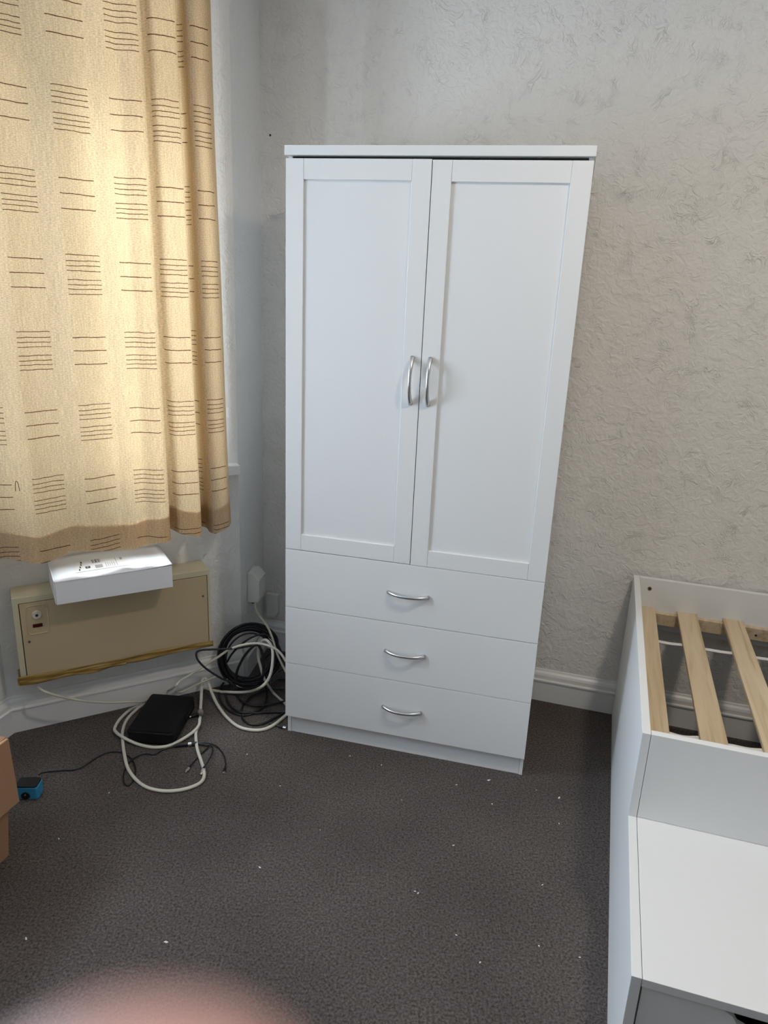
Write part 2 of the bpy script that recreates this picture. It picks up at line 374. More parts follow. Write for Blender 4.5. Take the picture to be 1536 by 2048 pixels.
# screw holes left in the back wall
for i, (s_, z_) in enumerate(((-1.112, 1.945), (-1.064, 1.930))):
    h = cyl((0, 0, 0), .0035, .002, 'y', 10); o = obj('screw_hole', h, M_DARK, bpy.data.objects['wall_back']); p = onB(s_ - .02, z_ - .01, .001)
    o.location = p; o.rotation_euler = (0, 0, math.radians(-16.2))

def window(name, a, b, hole, mull, side=1):
    d = (b - a).normalized(); n = Vector((-d.y, d.x, 0))
    if (cx - a).dot(n) > 0: n = -n
    root = bpy.data.objects.new(name, None); COL.objects.link(root); root['kind'] = 'structure'
    root.location = a; root.rotation_euler = (0, 0, math.atan2(d.y, d.x))
    sy = 1 if Vector((-d.y, d.x, 0)).dot(n) > 0 else -1
    def Bx(u0, u1, o0, o1, z0, z1, bm=None):
        y0, y1 = sorted((o0 * sy, o1 * sy)); return bx(u0, u1, y0, y1, z0, z1, bm)
    u0, u1, z0, z1 = hole
    bm = Bx(u0, u0 + .045, .06, .11, z0, z1); Bx(u1 - .06, u1, .06, .11, z0, z1, bm); Bx(u0, u1, .06, .11, z0, z0 + .045, bm); Bx(u0, u1, .06, .11, z1 - .05, z1, bm)
    for m_ in mull: Bx(m_ - .022, m_ + .022, .06, .11, z0, z1, bm)
    obj('window_frame', bm, M_TRIM, root, bevel=.004)
    # opening casement, a heavier frame within
    if mull:
        c0, c1 = mull[-1] + .022, u1 - .06
        bm = Bx(c0, c0 + .045, .045, .10, z0 + .045, z1 - .05); Bx(c1 - .045, c1, .045, .10, z0 + .045, z1 - .05, bm)
        Bx(c0, c1, .045, .10, z0 + .04, z0 + .10, bm); Bx(c0, c1, .045, .10, z1 - .1, z1 - .05, bm); obj('casement', bm, M_TRIM, root, bevel=.004)
    obj('pane', Bx(u0 + .02, u1 - .02, .083, .087, z0 + .02, z1 - .02), M_GLASS, root)
    return root, Bx
rA, BxA = window('window_1', V0, V1, HA, [.215])
obj('window_sill', BxA(.02, .787, -.035, .06, .812, .848), M_TRIM, rA, bevel=.004)
rB, BxB = window('window_2', VB, V0, (.12, 1.20, .835, 2.32), [.45, .87])
obj('window_sill', BxB(.05, 1.25, -.03, .06, .812, .848), M_TRIM, rB, bevel=.004)
rC, BxC = window('window_3', VC, VB, (.06, .73, .835, 2.32), [.5])
obj('window_sill', BxC(.01, .78, -.03, .06, .812, .848), M_TRIM, rC, bevel=.004)

# moulded baseboards: profile (distance from wall, height)
PROF = [(0, 0), (.018, 0), (.018, .079), (.0225, .082), (.0225, .087), (.016, .090), (.0155, .104), (.012, .112), (.006, .118), (.004, .124), (0, .125)]
def baseboard(name, pts):
    """pts on the wall faces, mitred at the corners"""
    bm = bmesh.new(); rings = []
    for i, p in enumerate(pts):
        def nrm(a, b):
            d = (b - a).normalized(); n = Vector((-d.y, d.x, 0)); mid = (a + b) / 2
            return n if (cx - mid).dot(n) > 0 else -n
        ns = []
        if i > 0: ns.append(nrm(pts[i - 1], p))
        if i < len(pts) - 1: ns.append(nrm(p, pts[i + 1]))
        m_ = ns[0] if len(ns) == 1 else (ns[0] + ns[1]) / (1 + ns[0].dot(ns[1]))
        rings.append([bm.verts.new((p.x + m_.x * o, p.y + m_.y * o, z)) for o, z in PROF])
    for a, b in zip(rings, rings[1:]):
        for k in range(len(PROF)): bm.faces.new((a[k], b[k], b[(k + 1) % len(PROF)], a[(k + 1) % len(PROF)]))
    bm.faces.new(rings[0]); bm.faces.new(rings[-1][::-1])
    return obj(name, bm, M_TRIM, kind='structure')
baseboard('baseboard_window', [VB, V0, V1 + WD * .0])
baseboard('baseboard_back', [V1 + (V2 - V1) * .04, V2, R1])
baseboard('baseboard_left', [LE, VC, VB])
baseboard('baseboard_right', [R1, R2])

# ------------------------------------------------------------------ wardrobe
TH = -.2348; WW = .7918
wr = thing('wardrobe', 'tall white two-door wardrobe with three drawers against the back wall', 'wardrobe', (-.3008, 2.1218, 0), TH)
D_ = .455
for x0 in (0, WW - .015): obj('side_panel', bx(x0 + .002, x0 + .013, .0185, D_, 0, 1.776), M_WHITE, wr)
obj('back_panel', bx(.013, WW - .013, D_ - .008, D_ - .002, .06, 1.776), M_WHITE, wr)
obj('top_panel', bx(-.003, WW + .003, -.0015, D_, 1.7765, 1.8005), M_EDGE, wr, bevel=.0012)
obj('plinth', bx(.0135, WW - .0135, .021, .036, 0, .075), M_WHITE, wr)
obj('base_shelf', bx(.0135, WW - .0135, .0200, D_ - .01, .075, .090), M_WHITE, wr)
obj('middle_shelf', bx(.0135, WW - .0135, .0200, D_ - .01, .662, .677), M_WHITE, wr)
def bow(name, c, L_, proj_, axis, parent):
    pts = []
    for k in range(21):
        t_ = -1 + 2 * k / 20; h = proj_ * (1 - abs(t_) ** 2.4); s = t_ * L_ / 2
        pts.append(Vector((c[0] + (s if axis == 'x' else 0), c[1] - h, c[2] + (s if axis == 'z' else 0))))
    rr = [.0048 + .0018 * abs(-1 + 2 * k / 20) ** 2 for k in range(21)]
    return obj(name, tube(pts, rr, 12), M_METAL, parent, smooth=True)
def door(x0, x1, z0, z1, hx):
    d = obj('door', bx(x0 + .045, x1 - .045, .0060, .0130, z0 + .045, z1 - .045), M_WHITE, wr)
    for a, b in ((x0, x0 + .0502), (x1 - .0502, x1)): obj('stile', bx(a, b, 0, .0165, z0, z1), M_WHITE2, d, bevel=.0008)
    for a, b in ((z0, z0 + .0505), (z1 - .0505, z1)): obj('rail', bx(x0 + .0506, x1 - .0506, .0004, .0165, a, b), M_WHITE2, d, bevel=.0008)
    bow('door_handle', (hx, .0005, 1.211), .128, .027, 'z', d)
    return d
door(.0005, .3945, .6685, 1.769, .371); door(.3968, .7915, .6675, 1.7675, .421)
for z0, z1 in ((.0705, .2690), (.2708, .4695), (.4715, .6660)):
    dr = obj('drawer', bx(.0003, WW - .0003, 0, .0165, z0, z1), M_WHITE2, wr, bevel=.0008)
    bow('drawer_handle', (.3955, .0005, (z0 + z1) / 2 + .001), .124, .024, 'x', dr)

# ------------------------------------------------------------------ bed
BA = math.radians(-16.3)
bed = thing('cabin_bed', 'white low bed with pine slats and a stepped front drawer unit, against the back wall', 'bed', (.8605, 2.3220, 0), BA)
BL = 1.98; FR = -.9726; ST = -1.400
obj('side_panel', bx(0, .0182, FR, -.0003, 0, .551), M_WHITE, bed, bevel=.0008)
obj('step_side_panel', bx(0, .0182, ST, FR - .0006, 0, .3325), M_WHITE, bed, bevel=.0008)
obj('end_panel', bx(BL, BL + .018, FR, -.0003, 0, .551), M_WHITE, bed, bevel=.0008)
obj('step_end_panel', bx(BL, BL + .018, ST, FR - .0006, 0, .3325), M_WHITE, bed, bevel=.0008)
bp_ = obj('back_panel', bx(.0188, BL - .0006, -.0190, -.0005, .372, .551), M_WHITE, bed, bevel=.0008)
obj('front_panel', bx(.0192, BL - .0006, FR, FR + .018, .333, .551), M_WHITE, bed, bevel=.0008)
obj('step_top', bx(.0192, BL - .0006, ST, FR + .018, .3145, .3323), M_WHITE, bed, bevel=.0008)
for x in (.056, .62, 1.3): 
    s = obj('bolt', cyl((x, -.0190, .516), .0066, -.0016, 'y', 20), M_STEEL, bp_)
    obj('bolt_socket', cyl((x, -.0207, .516), .0030, -.0006, 'y', 6), M_DARK, bp_)
# drawer front with the hand cut-out in its upper edge
def drawer_front(x0, x1):
    z0, z1 = .022, .3125; c = x0 + .215
    pl = [(x0, z0), (x1, z0), (x1, z1), (c + .085, z1), (c + .066, z1 - .012), (c + .055, z1 - .030), (c + .04, z1 - .036), (c - .04, z1 - .036), (c - .055, z1 - .030), (c - .066, z1 - .012), (c - .085, z1), (x0, z1)]
    return prism(pl, ST + .004, ST + .020, lambda p, q, t_: (p, t_, q))
for a, b in ((.0215, .4490), (.4515, .8790), (.8815, 1.4), (1.4025, BL - .003)): obj('drawer', drawer_front(a, b), M_WHITE, bed)
obj('step_back_panel', bx(.0192, BL - .0006, FR - .0, FR + .010, .0, .3140), M_WHITE, bed)
for y0 in (-.0385, FR + .0185): 
    rl = obj('slat_rail', bx(.0192, BL - .001, y0, y0 + .019, .398, .438), M_WOOD, bed)
    for x in (.40, .95, 1.5): obj('screw', cyl((x, y0 if y0 > -.5 else y0 + .019, .415), .004, -.0008 if y0 > -.5 else .0008, 'y', 10), M_DARK, rl)
slat_me = None
for k in range(14):
    x = .0202 if k == 0 else .0115 + .142 * k
    o = obj('slat', bx(0, .0625, FR + .019, -.0195, .4383, .4500), M_WOOD, bed, bevel=.001) if slat_me is None else bpy.data.objects.new('slat', slat_me)
    if slat_me is None: slat_me = o.data
    else:
        COL.objects.link(o); o.parent = bed
        b = o.modifiers.new('bevel', 'BEVEL'); b.width = .001; b.segments = 1; b.limit_method = 'ANGLE'
    o.location = (x, 0, 0)
for yy, amp in ((-.252, .0018), (-.768, .004)):
    bm = bmesh.new(); n = 240; prev = None
    for i in range(n + 1):
        x = .03 + (BL - .06) * i / n; wv = amp * math.sin(x * 47) + amp * .6 * math.sin(x * 83 + 1); ring = []
        for dy, dz in ((-.0085, 0), (.0085, 0), (.0085, .0012), (-.0085, .0012)): ring.append(bm.verts.new((x, yy + dy + wv, .4365 + dz)))
        if prev:
            for k in range(4): bm.faces.new((prev[k], ring[k], ring[(k + 1) % 4], prev[(k + 1) % 4]))
        prev = ring
    obj('webbing_strap', bm, M_WEB, bed)

# ------------------------------------------------------------------ wall heater under the window
WA = math.radians(29.5)
def Wl(u, off, z): return (u, -off, z)      # local frame of things on the window wall (x along, -y into room)
ht = thing('wall_heater', 'cream electric wall heater with a beige front panel under the window', 'heater', (W0.x, W0.y, 0), WA)
HX0, HX1, HZ0, HZ1, HD = .045, .650, .226, .508, .100
obj('casing', bx(HX0, HX1, -HD + .008, -.001, HZ0, HZ1), M_CREAM, ht, bevel=.004)
bm = bx(HX0, HX0 + .016, -HD, -HD + .010, HZ0, HZ1); bx(HX1 - .008, HX1, -HD, -HD + .010, HZ0, HZ1, bm); bx(HX0 + .016, HX1 - .008, -HD, -HD + .010, HZ1 - .018, HZ1, bm)
obj('front_frame', bm, M_CREAM, ht)
obj('gap_lining', bx(HX0 + .014, HX1 - .006, -HD + .006, -HD + .0085, HZ0 + .001, HZ1 - .016), M_DARK, ht)
fp = obj('front_panel', bx(HX0 + .0185, HX1 - .0100, -HD - .0005, -HD + .006, HZ0 + .004, HZ1 - .0205), M_BEIGE, ht, bevel=.0012)
# pressed surround, dial, indicator
def rrect(x0, x1, z0, z1, r, seg=5):
    pts = []
    for cx_, cz_, a0 in ((x1 - r, z1 - r, 0), (x0 + r, z1 - r, 90), (x0 + r, z0 + r, 180), (x1 - r, z0 + r, 270)):
        for k in range(seg + 1):
            a = math.radians(a0 + 90 * k / seg); pts.append((cx_ + r * math.cos(a), cz_ + r * math.sin(a)))
    return pts
sur = rrect(.080, .1400, .381, .477, .010)
bm = bmesh.new(); path = [Vector((p[0], -HD - .0006, p[1])) for p in sur + sur[:1]]
tube(path, .0022, 8, bm); obj('pressed_surround', bm, M_BEIGE, fp, smooth=True)
dl = obj('dial', cyl((.1085, -HD - .0005, .4450), .0145, -.0050, 'y', 32, r2=.0120), M_DIAL, fp)
obj('dial_hole', cyl((.1085, -HD - .0056, .4450), .0045, -.0006, 'y', 14), M_DARK, fp)
obj('indicator_lens', bx(.0945, .1220, -HD - .0022, -HD, .4035, .4150), M_RED, fp, bevel=.0008)
for x, z in ((.0800, .3580), (.6250, .4150)):
    obj('screw', cyl((x, -HD - .0004, z), .0042, -.0016, 'y', 16, r2=.0034), M_SCREW, fp)
# wrinkled brown tape along the foot of the heater
def strip(x0, x1, zt, zb, y, seed, name, n=60, amp=.0016):
    rnd = random.Random(seed); bm = bmesh.new(); rows = 6; grid = []
    ph = [rnd.uniform(0, 6) for _ in range(6)]
    for i in range(n + 1):
        u = i / n; x = x0 + (x1 - x0) * u; col_ = []
        for j in range(rows + 1):
            v = j / rows; z = zt + (zb - zt) * v + .003 * math.sin(u * 9 + ph[0]) * (1 - v) + .003 * math.sin(u * 13 + ph[1]) * v
            d = amp * (math.sin(u * 22 + v * 5 + ph[2]) + math.sin(u * 9 - v * 9 + ph[3]) + 1.8)
            col_.append(bm.verts.new((x, y - d, z)))
        grid.append(col_)
    for i in range(n):
        for j in range(rows): bm.faces.new((grid[i][j], grid[i + 1][j], grid[i + 1][j + 1], grid[i][j + 1]))
    o = obj(name, bm, M_TAPE, ht, smooth=True); s = o.modifiers.new('thickness', 'SOLIDIFY'); s.thickness = .0007; return o
strip(HX0 - .010, HX1 + .004, HZ0 + .016, HZ0 - .006, -HD - .001, 3, 'tape_strip')
strip(HX0 - .006, .36, HZ0 + .006, HZ0 - .012, -HD - .003, 9, 'tape_strip')
obj('tape_underside', bx(HX0 - .006, HX1 + .002, -HD - .001, -.012, HZ0 - .004, HZ0 - .001), M_TAPE, ht)
obj('bracket', bx(.205, .222, -HD + .012, -HD + .030, HZ0 - .022, HZ0 - .004), M_BLACK, ht, bevel=.003)

# ------------------------------------------------------------------ white parcel on the heater
pa = thing('parcel_box', 'long white cardboard parcel with a shipping label, lying on top of the heater', 'box', onW(.333, .5095, .101), WA)
L2, DP, HH = .172, .099, .074
bm = bmesh.new(); n = 16; m_ = 8; top = []
for i in range(n + 1):
    r_ = []
    for j in range(m_ + 1):
        u, v = i / n, j / m_
        bul = .006 * math.sin(math.pi * u) * math.sin(math.pi * v) + .007 * (v ** 3) * math.sin(math.pi * min(1, u * 1.2)) + .005 * (u ** 6) * (1 - v)
        r_.append(bm.verts.new((-L2 + 2 * L2 * u, -DP + 2 * DP * v, HH + bul)))
    top.append(r_)
for i in range(n):
    for j in range(m_): bm.faces.new((top[i][j], top[i + 1][j], top[i + 1][j + 1], top[i][j + 1]))
lid = obj('lid', bm, M_CARD_W, pa, smooth=True); s = lid.modifiers.new('thickness', 'SOLIDIFY'); s.thickness = .0015; s.offset = -1
obj('box_body', bx(-L2 + .001, L2 - .001, -DP + .001, DP - .001, 0, HH - .0015), M_CARD_W, pa, bevel=.001)
obj('end_flap', bx(-L2 - .0015, -L2 + .0005, -DP + .004, DP - .02, .002, HH + .001), M_CARD_W, pa)
def topz(x, y):
    u, v = (x + L2) / (2 * L2), (y + DP) / (2 * DP)
    return HH + .006 * math.sin(math.pi * u) * math.sin(math.pi * v) + .007 * (v ** 3) * math.sin(math.pi * min(1, u * 1.2)) + .005 * (u ** 6) * (1 - v)
def patch(x0, x1, y0, y1, lift, m, name, parent, skew=0):
    bm = bmesh.new(); nx, ny = max(1, int((x1 - x0) / .01)), max(1, int((y1 - y0) / .01)); g = []
    for i in range(nx + 1):
        r_ = []
        for j in range(ny + 1):
            x, y = x0 + (x1 - x0) * i / nx, y0 + (y1 - y0) * j / ny; x += skew * (y - y0)
            r_.append(bm.verts.new((x, y, topz(x, y) + lift)))
        g.append(r_)
    for i in range(nx):
        for j in range(ny): bm.faces.new((g[i][j], g[i + 1][j], g[i + 1][j + 1], g[i][j + 1]))
    return obj(name, bm, m, parent)
LX0, LX1, LY0, LY1 = -.108, .050, -.055, .030
lb = patch(LX0, LX1, LY0, LY1, .0012, M_LABEL, 'shipping_label', pa)
for k, w_ in enumerate((.0022, .0012, .003, .0015, .0022, .0012)):
    patch(-.052 + .0045 * k, -.052 + .0045 * k + w_, -.005, .024, .0018, M_INK, 'barcode_bar', lb)
patch(-.076, -.062, -.038, -.022, .0018, M_INK, 'printed_square', lb)
patch(-.072, -.067, -.032, -.028, .0023, M_LABEL, 'printed_arrow', lb)
for k in range(3): patch(-.096 + .004 * k, -.092 + .004 * k, -.046 + .018 * k, -.034 + .018 * k, .0018, M_INK, 'printed_mark', lb)
patch(-.086, -.081, .006, .022, .0018, M_INK, 'printed_mark', lb)
patch(-.048, -.026, -.045, -.022, .0018, M_INKG, 'printed_block', lb)
for k in range(5): patch(-.016 + .006 * k, -.0145 + .006 * k, -.046, -.012 - .003 * (k % 3), .0018, M_INKG, 'printed_line', lb)
patch(.016, .0175, -.05, .02, .0018, M_INKG, 'printed_line', lb)
patch(.030, .037, -.006, .014, .0018, M_INKG, 'printed_block', lb)

# ------------------------------------------------------------------ curtain
ct = thing('curtain', 'beige woven curtain with brown stitched line blocks hanging over the window', 'curtain', (W0.x, W0.y, 0), WA)
# (u, off, cloth U) along the cloth
CP = [(-.12, .17, -.14), (-.06, .13, -.07), (-.01, .155, -.01), (.04, .145, .04), (.09, .155, .09), (.132, .165, .13), (.175, .150, .175), (.217, .140, .22), (.245, .150, .245), (.271, .165, .27),
      (.318, .160, .318), (.364, .150, .364), (.390, .160, .39), (.412, .165, .412), (.440, .160, .45), (.470, .182, .480), (.492, .186, .50), (.508, .165, .515), (.500, .125, .53), (.508, .108, .54), (.522, .135, .548), (.535, .168, .563), (.560, .176, .59),
      (.592, .176, .635), (.604, .150, .66), (.600, .112, .70), (.607, .082, .74), (.622, .084, .76), (.632, .110, .79), (.630, .146, .815), (.640, .168, .835), (.662, .166, .87), (.690, .150, .92), (.706, .120, .95), (.712, .088, .985), (.702, .068, 1.01), (.675, .062, 1.04), (.652, .070, 1.065)]
CPs = catmull([Vector((a, b, c)) for a, b, c in CP], 5)
bm = bmesh.new(); uvl = bm.loops.layers.uv.new('cloth'); rows = 60; grid = []
ZT, Z0 = 2.40, .655
for i, c in enumerate(CPs):
    col_ = []
    for j in range(rows + 1):
        v = j / rows; low = 1 - v
        u, off = c.x, c.y
        flare = low ** 1.5
        un = u + .018 * flare * max(0, (u - .45) / .27) - .012 * v * max(0, (u - .4) / .3)
        on_ = .145 + (off - .145) * (.72 + .38 * flare)
        hem = Z0 - .006 + .010 * math.sin(u * 26 + 1.2) + .022 * min(1, max(0, (c.z - .51) / .03))
        z = hem + (ZT - hem) * v
        on_ += .004 * math.sin(z * 7 + u * 15) + .012 * flare * math.exp(-((u - .2) / .12) ** 2)
        col_.append((bm.verts.new((un, -on_, z)), (c.z, z)))
    grid.append(col_)
for i in range(len(CPs) - 1):
    for j in range(rows):
        q = (grid[i][j], grid[i + 1][j], grid[i + 1][j + 1], grid[i][j + 1]); f = bm.faces.new([a[0] for a in q])
        for lp_, a in zip(f.loops, q): lp_[uvl].uv = a[1]
me = bpy.data.meshes.new('cloth'); bm.to_mesh(me)
for f in me.polygons: f.use_smooth = True
me.materials.append(M_CURTAIN); cl = bpy.data.objects.new('cloth', me); COL.objects.link(cl); cl.parent = ct
# turned-up hem: a second layer of cloth along the foot
bm2 = bmesh.new(); uvl2 = bm2.loops.layers.uv.new('cloth'); HR = 3
for i in range(len(CPs) - 1):
    for j in range(HR):
        q = (grid[i][j], grid[i + 1][j], grid[i + 1][j + 1], grid[i][j + 1])
        vs = [bm2.verts.new((a[0].co.x, a[0].co.y + .003, a[0].co.z)) for a in q]; f = bm2.faces.new(vs)
        for lp_, a in zip(f.loops, q): lp_[uvl2].uv = (a[1][0], .73)
bmesh.ops.remove_doubles(bm2, verts=bm2.verts, dist=1e-5)
me = bpy.data.meshes.new('hem'); bm2.to_mesh(me); bm2.free(); bm.free()
for f in me.polygons: f.use_smooth = True
me.materials.append(M_CURTAIN); o = bpy.data.objects.new('hem', me); COL.objects.link(o); o.parent = ct
th_ = [Vector((.088, -.168, .862)), Vector((.089, -.170, .880)), Vector((.092, -.171, .892)), Vector((.096, -.171, .888)), Vector((.098, -.170, .872)), Vector((.099, -.168, .862))]
obj('loose_thread', tube(catmull(th_, 4), .0009, 6), M_INK, ct)
cr_ = thing('curtain_rail', 'white curtain rail above the window', 'curtain rail', (W0.x, W0.y, 0), WA)
obj('rail', tube([Vector((.02, -.145, 2.41)), Vector((.3, -.145, 2.41)), Vector((.735, -.145, 2.41))], .009, 10), M_TRIM, cr_)
for u in (.06, .70): obj('bracket', bx(u - .008, u + .008, -.150, -.0005, 2.405, 2.425), M_TRIM, cr_)

# ------------------------------------------------------------------ sockets in the corner
RD = (V2 - V1).normalized(); RN = Vector((RD.y, -RD.x, 0)); RA = math.atan2(RD.y, RD.x)
sk = thing('junction_box', 'painted-over tall junction box on the wall corner above the black cable coil', 'socket', V1, RA)
# local x along the return wall, -y into the room
bm = prism([(0, 0), (.040, 0), (.046, .010), (.046, .092), (.022, .118), (0, .118)], .070, .150, lambda p, q, t_: (t_, -p - .0008, .288 + q))
obj('cover', bm, M_IVORY, sk, bevel=.002)
obj('cable_grommet', cyl((.085, -.018, .280), .007, .010, 'z', 12), mat('rusty_grommet', (.16, .09, .04), .7), sk)
s2 = thing('wall_socket', 'small painted-over socket low on the back wall beside the corner', 'socket', onB(-1.118, 0), math.radians(-16.2))
obj('faceplate', prism([(0, 0), (.040, 0), (.052, .022), (.052, .098), (0, .098)], .0008, .022, lambda p, q, t_: (p + .014, -t_, .150 + q)), M_IVORY, s2, bevel=.003)

# ------------------------------------------------------------------ cables
def c3(x, y): return 360 + x / 5.388, 1100 + y / 5.388
def c2(x, y): return 220 + x / 5.908, 1340 + y / 5.908
def c1(x, y): return x / 2.4, 1040 + y / 2.4
def path3(lst): 
    out = []
    for e in lst:
        if e[0] == 'w': out.append(Vector(e[1:])); continue
        f, x, y, m_, v = e; px, py = f(x, y)
        out.append(G(px, py, v) if m_ == 'g' else Y(px, py, v))
    return out
def lay(pts, r):      # keep every point of a cable above the carpet
    return [Vector((p.x, p.y, max(p.z, r + .0005))) for p in pts]
def cable(name, label, pts, r, m, cat='cable', sub=8, group=None):
    p = lay(catmull(path3(pts), sub), r); c = sum(p, Vector()) / len(p)
    root = thing(name, label, cat, (p[0].x, p[0].y, 0)); off = Vector((p[0].x, p[0].y, 0))
    obj('sheath', tube([q - off for q in p], r, 10), m, root, smooth=True); return root, [q - off for q in p]

g, y = 'g', 'y'
rw = .0055
A_, Ap = cable('white_flex', 'thick white flex looping from the wardrobe foot over the carpet and around the black box', [
    (c3, 1185, 1740, g, .008), (c3, 1140, 1782, g, rw), (c3, 1020, 1880, g, rw), (c3, 900, 1935, g, rw), (c3, 760, 1940, g, rw), (c3, 620, 1900, g, rw), (c3, 500, 1800, g, rw), (c3, 400, 1660, g, .012), (c3, 340, 1530, g, .030), (c3, 300, 1420, g, .055),
    (c3, 268, 1382, g, .064), (c3, 242, 1400, g, .060), (c3, 234, 1480, g, .040), (c3, 228, 1600, g, .022), (c3, 220, 1730, g, .012)], rw, M_CABLE_W)
# plug on its end
def plug_at(root, p, d, r, L_, m, name):
    d = d.normalized(); return obj(name, tube([p, p + d * L_ * .3, p + d * L_], [r * .8, r, r], 10), m, root)
e_, f_ = Ap[-1], (Ap[-1] - Ap[-3])
pl = plug_at(A_, e_, f_, .011, .020, mat('grey_connector', (.28, .26, .22), .5), 'connector')
plug_at(A_, e_ + f_.normalized() * .020, f_, .0062, .022, M_CHROME, 'connector_tip')
sd_ = Vector((-.75, -.66, -.02)); pb_ = e_ + f_.normalized() * .018 + Vector((-.006, 0, .002))
plug_at(A_, pb_, sd_, .0060, .026, M_BLACK, 'side_plug'); plug_at(A_, pb_ + sd_.normalized() * .026, sd_, .0042, .009, M_CHROME, 'side_plug_tip')
rw2 = .0052
B_, Bp = cable('extension_flex', 'white flex lying in a wide open loop on the carpet around the black box', [
    (c2, 1066, 560, g, .012), (c2, 1056, 640, g, .010), (c2, 1020, 720, g, rw2), (c2, 1015, 800, g, rw2), (c2, 1030, 930, g, rw2), (c2, 1075, 1070, g, rw2), (c2, 1108, 1180, g, rw2), (c2, 1108, 1275, g, rw2), (c2, 1050, 1345, g, rw2), (c2, 900, 1405, g, rw2), (c2, 720, 1432, g, rw2), (c2, 560, 1422, g, rw2),
    (c2, 420, 1380, g, rw2), (c2, 300, 1290, g, rw2), (c2, 210, 1160, g, rw2), (c2, 172, 1010, g, rw2), (c2, 152, 870, g, rw2), (c2, 150, 720, g, rw2), (c2, 200, 590, g, rw2), (c2, 290, 490, g, rw2), ('w', -.824, 2.222, .014), ('w', -.812, 2.246, .017)], rw2, M_CABLE_W)
C_, Cp = cable('hooked_flex', 'white flex hooked over the black coil, its other end crossing before the black box', [
    (c2, 1060, 575, g, .017), (c2, 1048, 655, g, .016), (c2, 980, 733, g, .012), (c2, 850, 822, g, .010), (c2, 700, 893, g, .006), (c2, 560, 916, g, rw2), (c2, 450, 908, g, rw2), (c2, 300, 866, g, .008), (c2, 150, 792, g, .016), (c2, 75, 738, g, .010), (c2, 55, 690, g, .008), (c2, 110, 590, g, .007), (c2, 210, 492, g, .006), (c2, 300, 445, g, rw2),
    ('w', -.816, 2.243, .0055), ('w', -.801, 2.264, .0055), ('w', -.775, 2.276, .0055), ('w', -.735, 2.284, .0065), (c2, 680, 205, g, .012), (c2, 760, 168, g, .016), (c2, 860, 150, g, .016), (c2, 960, 160, g, .012), (c2, 1080, 200, g, .008), (c2, 1200, 236, g, .007), (c2, 1320, 258, g, .007), (c3, 480, 1529, g, .010), (c3, 640, 1534, g, .020), (c3, 770, 1520, g, .035),
    (c3, 870, 1480, y, 2.22), (c3, 940, 1410, y, 2.22), (c3, 982, 1310, y, 2.23), (c3, 1000, 1160, y, 2.25), (c3, 990, 1050, y, 2.27), (c3, 950, 985, y, 2.28), (c3, 905, 970, y, 2.29), (c3, 868, 1005, y, 2.30), (c3, 880, 1040, y, 2.33)], rw2, M_CABLE_W)
cable('spur_flex', 'thin pale flex dropping from the junction box to behind the wardrobe', [
    (c3, 812, 560, y, 2.52), (c3, 812, 620, y, 2.515), (c3, 840, 685, y, 2.50), (c3, 900, 765, y, 2.44), (c3, 955, 850, y, 2.36), (c3, 995, 950, y, 2.31), (c3, 1025, 1050, y, 2.29), (c3, 1060, 1150, y, 2.28), (c3, 1130, 1290, y, 2.27), (c3, 1180, 1380, y, 2.26)], .0040, M_CABLE_D)
cable('crossing_flex', 'white flex crossing in front of the coil from the baseboard to the wardrobe side', [
    (c3, 1180, 1260, y, 2.25), (c3, 1130, 1180, y, 2.255), (c3, 1075, 1105, y, 2.26), (c3, 1000, 1050, y, 2.265), (c3, 880, 1012, y, 2.27), (c3, 790, 1008, y, 2.27), (c3, 700, 1018, y, 2.27), (c3, 600, 1045, y, 2.27), (c3, 510, 1085, y, 2.27), (c3, 400, 1160, y, 2.27), (c3, 250, 1255, y, 2.27), (c3, 100, 1352, y, 2.26), (c3, 0, 1412, y, 2.25), (c2, 760, 200, y, 2.24), (c2, 650, 262, g, .006), (c2, 520, 330, g, .0045)], .0042, M_CABLE_W)
cable('baseboard_flex', 'thin pale flex lying low along the baseboard left of the coil', [
    (c3, 395, 1362, y, 2.325), (c3, 300, 1400, y, 2.318), (c3, 200, 1440, y, 2.300), (c3, 100, 1490, y, 2.275), (c3, 0, 1535, y, 2.245), (c2, 760, 250, g, .0045), (c2, 640, 300, g, .004)], .0032, M_CABLE_D)
cable('heater_flex', 'cream flex running from under the heater to behind the black box', [
    (c1, 184, 800, y, 2.035), (c1, 200, 815, y, 2.02), (c1, 240, 833, y, 2.02), (c1, 330, 856, y, 2.05), (c1, 430, 871, y, 2.09), (c1, 540, 876, y, 2.14), (c1, 630, 872, y, 2.17), ('w', -.812, 2.222, .034), ('w', -.800, 2.262, .028), ('w', -.770, 2.278, .020)], .0042, M_CABLE_D)
cable('tail_flex', 'white flex hanging down inside the black coil to the wardrobe foot', [
    (c3, 800, 1000, y, 2.30), (c3, 838, 1050, y, 2.31), (c3, 842, 1150, y, 2.31), (c3, 868, 1260, y, 2.30), (c3, 900, 1370, y, 2.30), (c3, 945, 1450, y, 2.29), (c3, 1000, 1530, g, .02), (c3, 1060, 1590, g, .008), (c3, 1110, 1632, g, .005), (c3, 1160, 1680, g, .005)], .0045, M_CABLE_W)

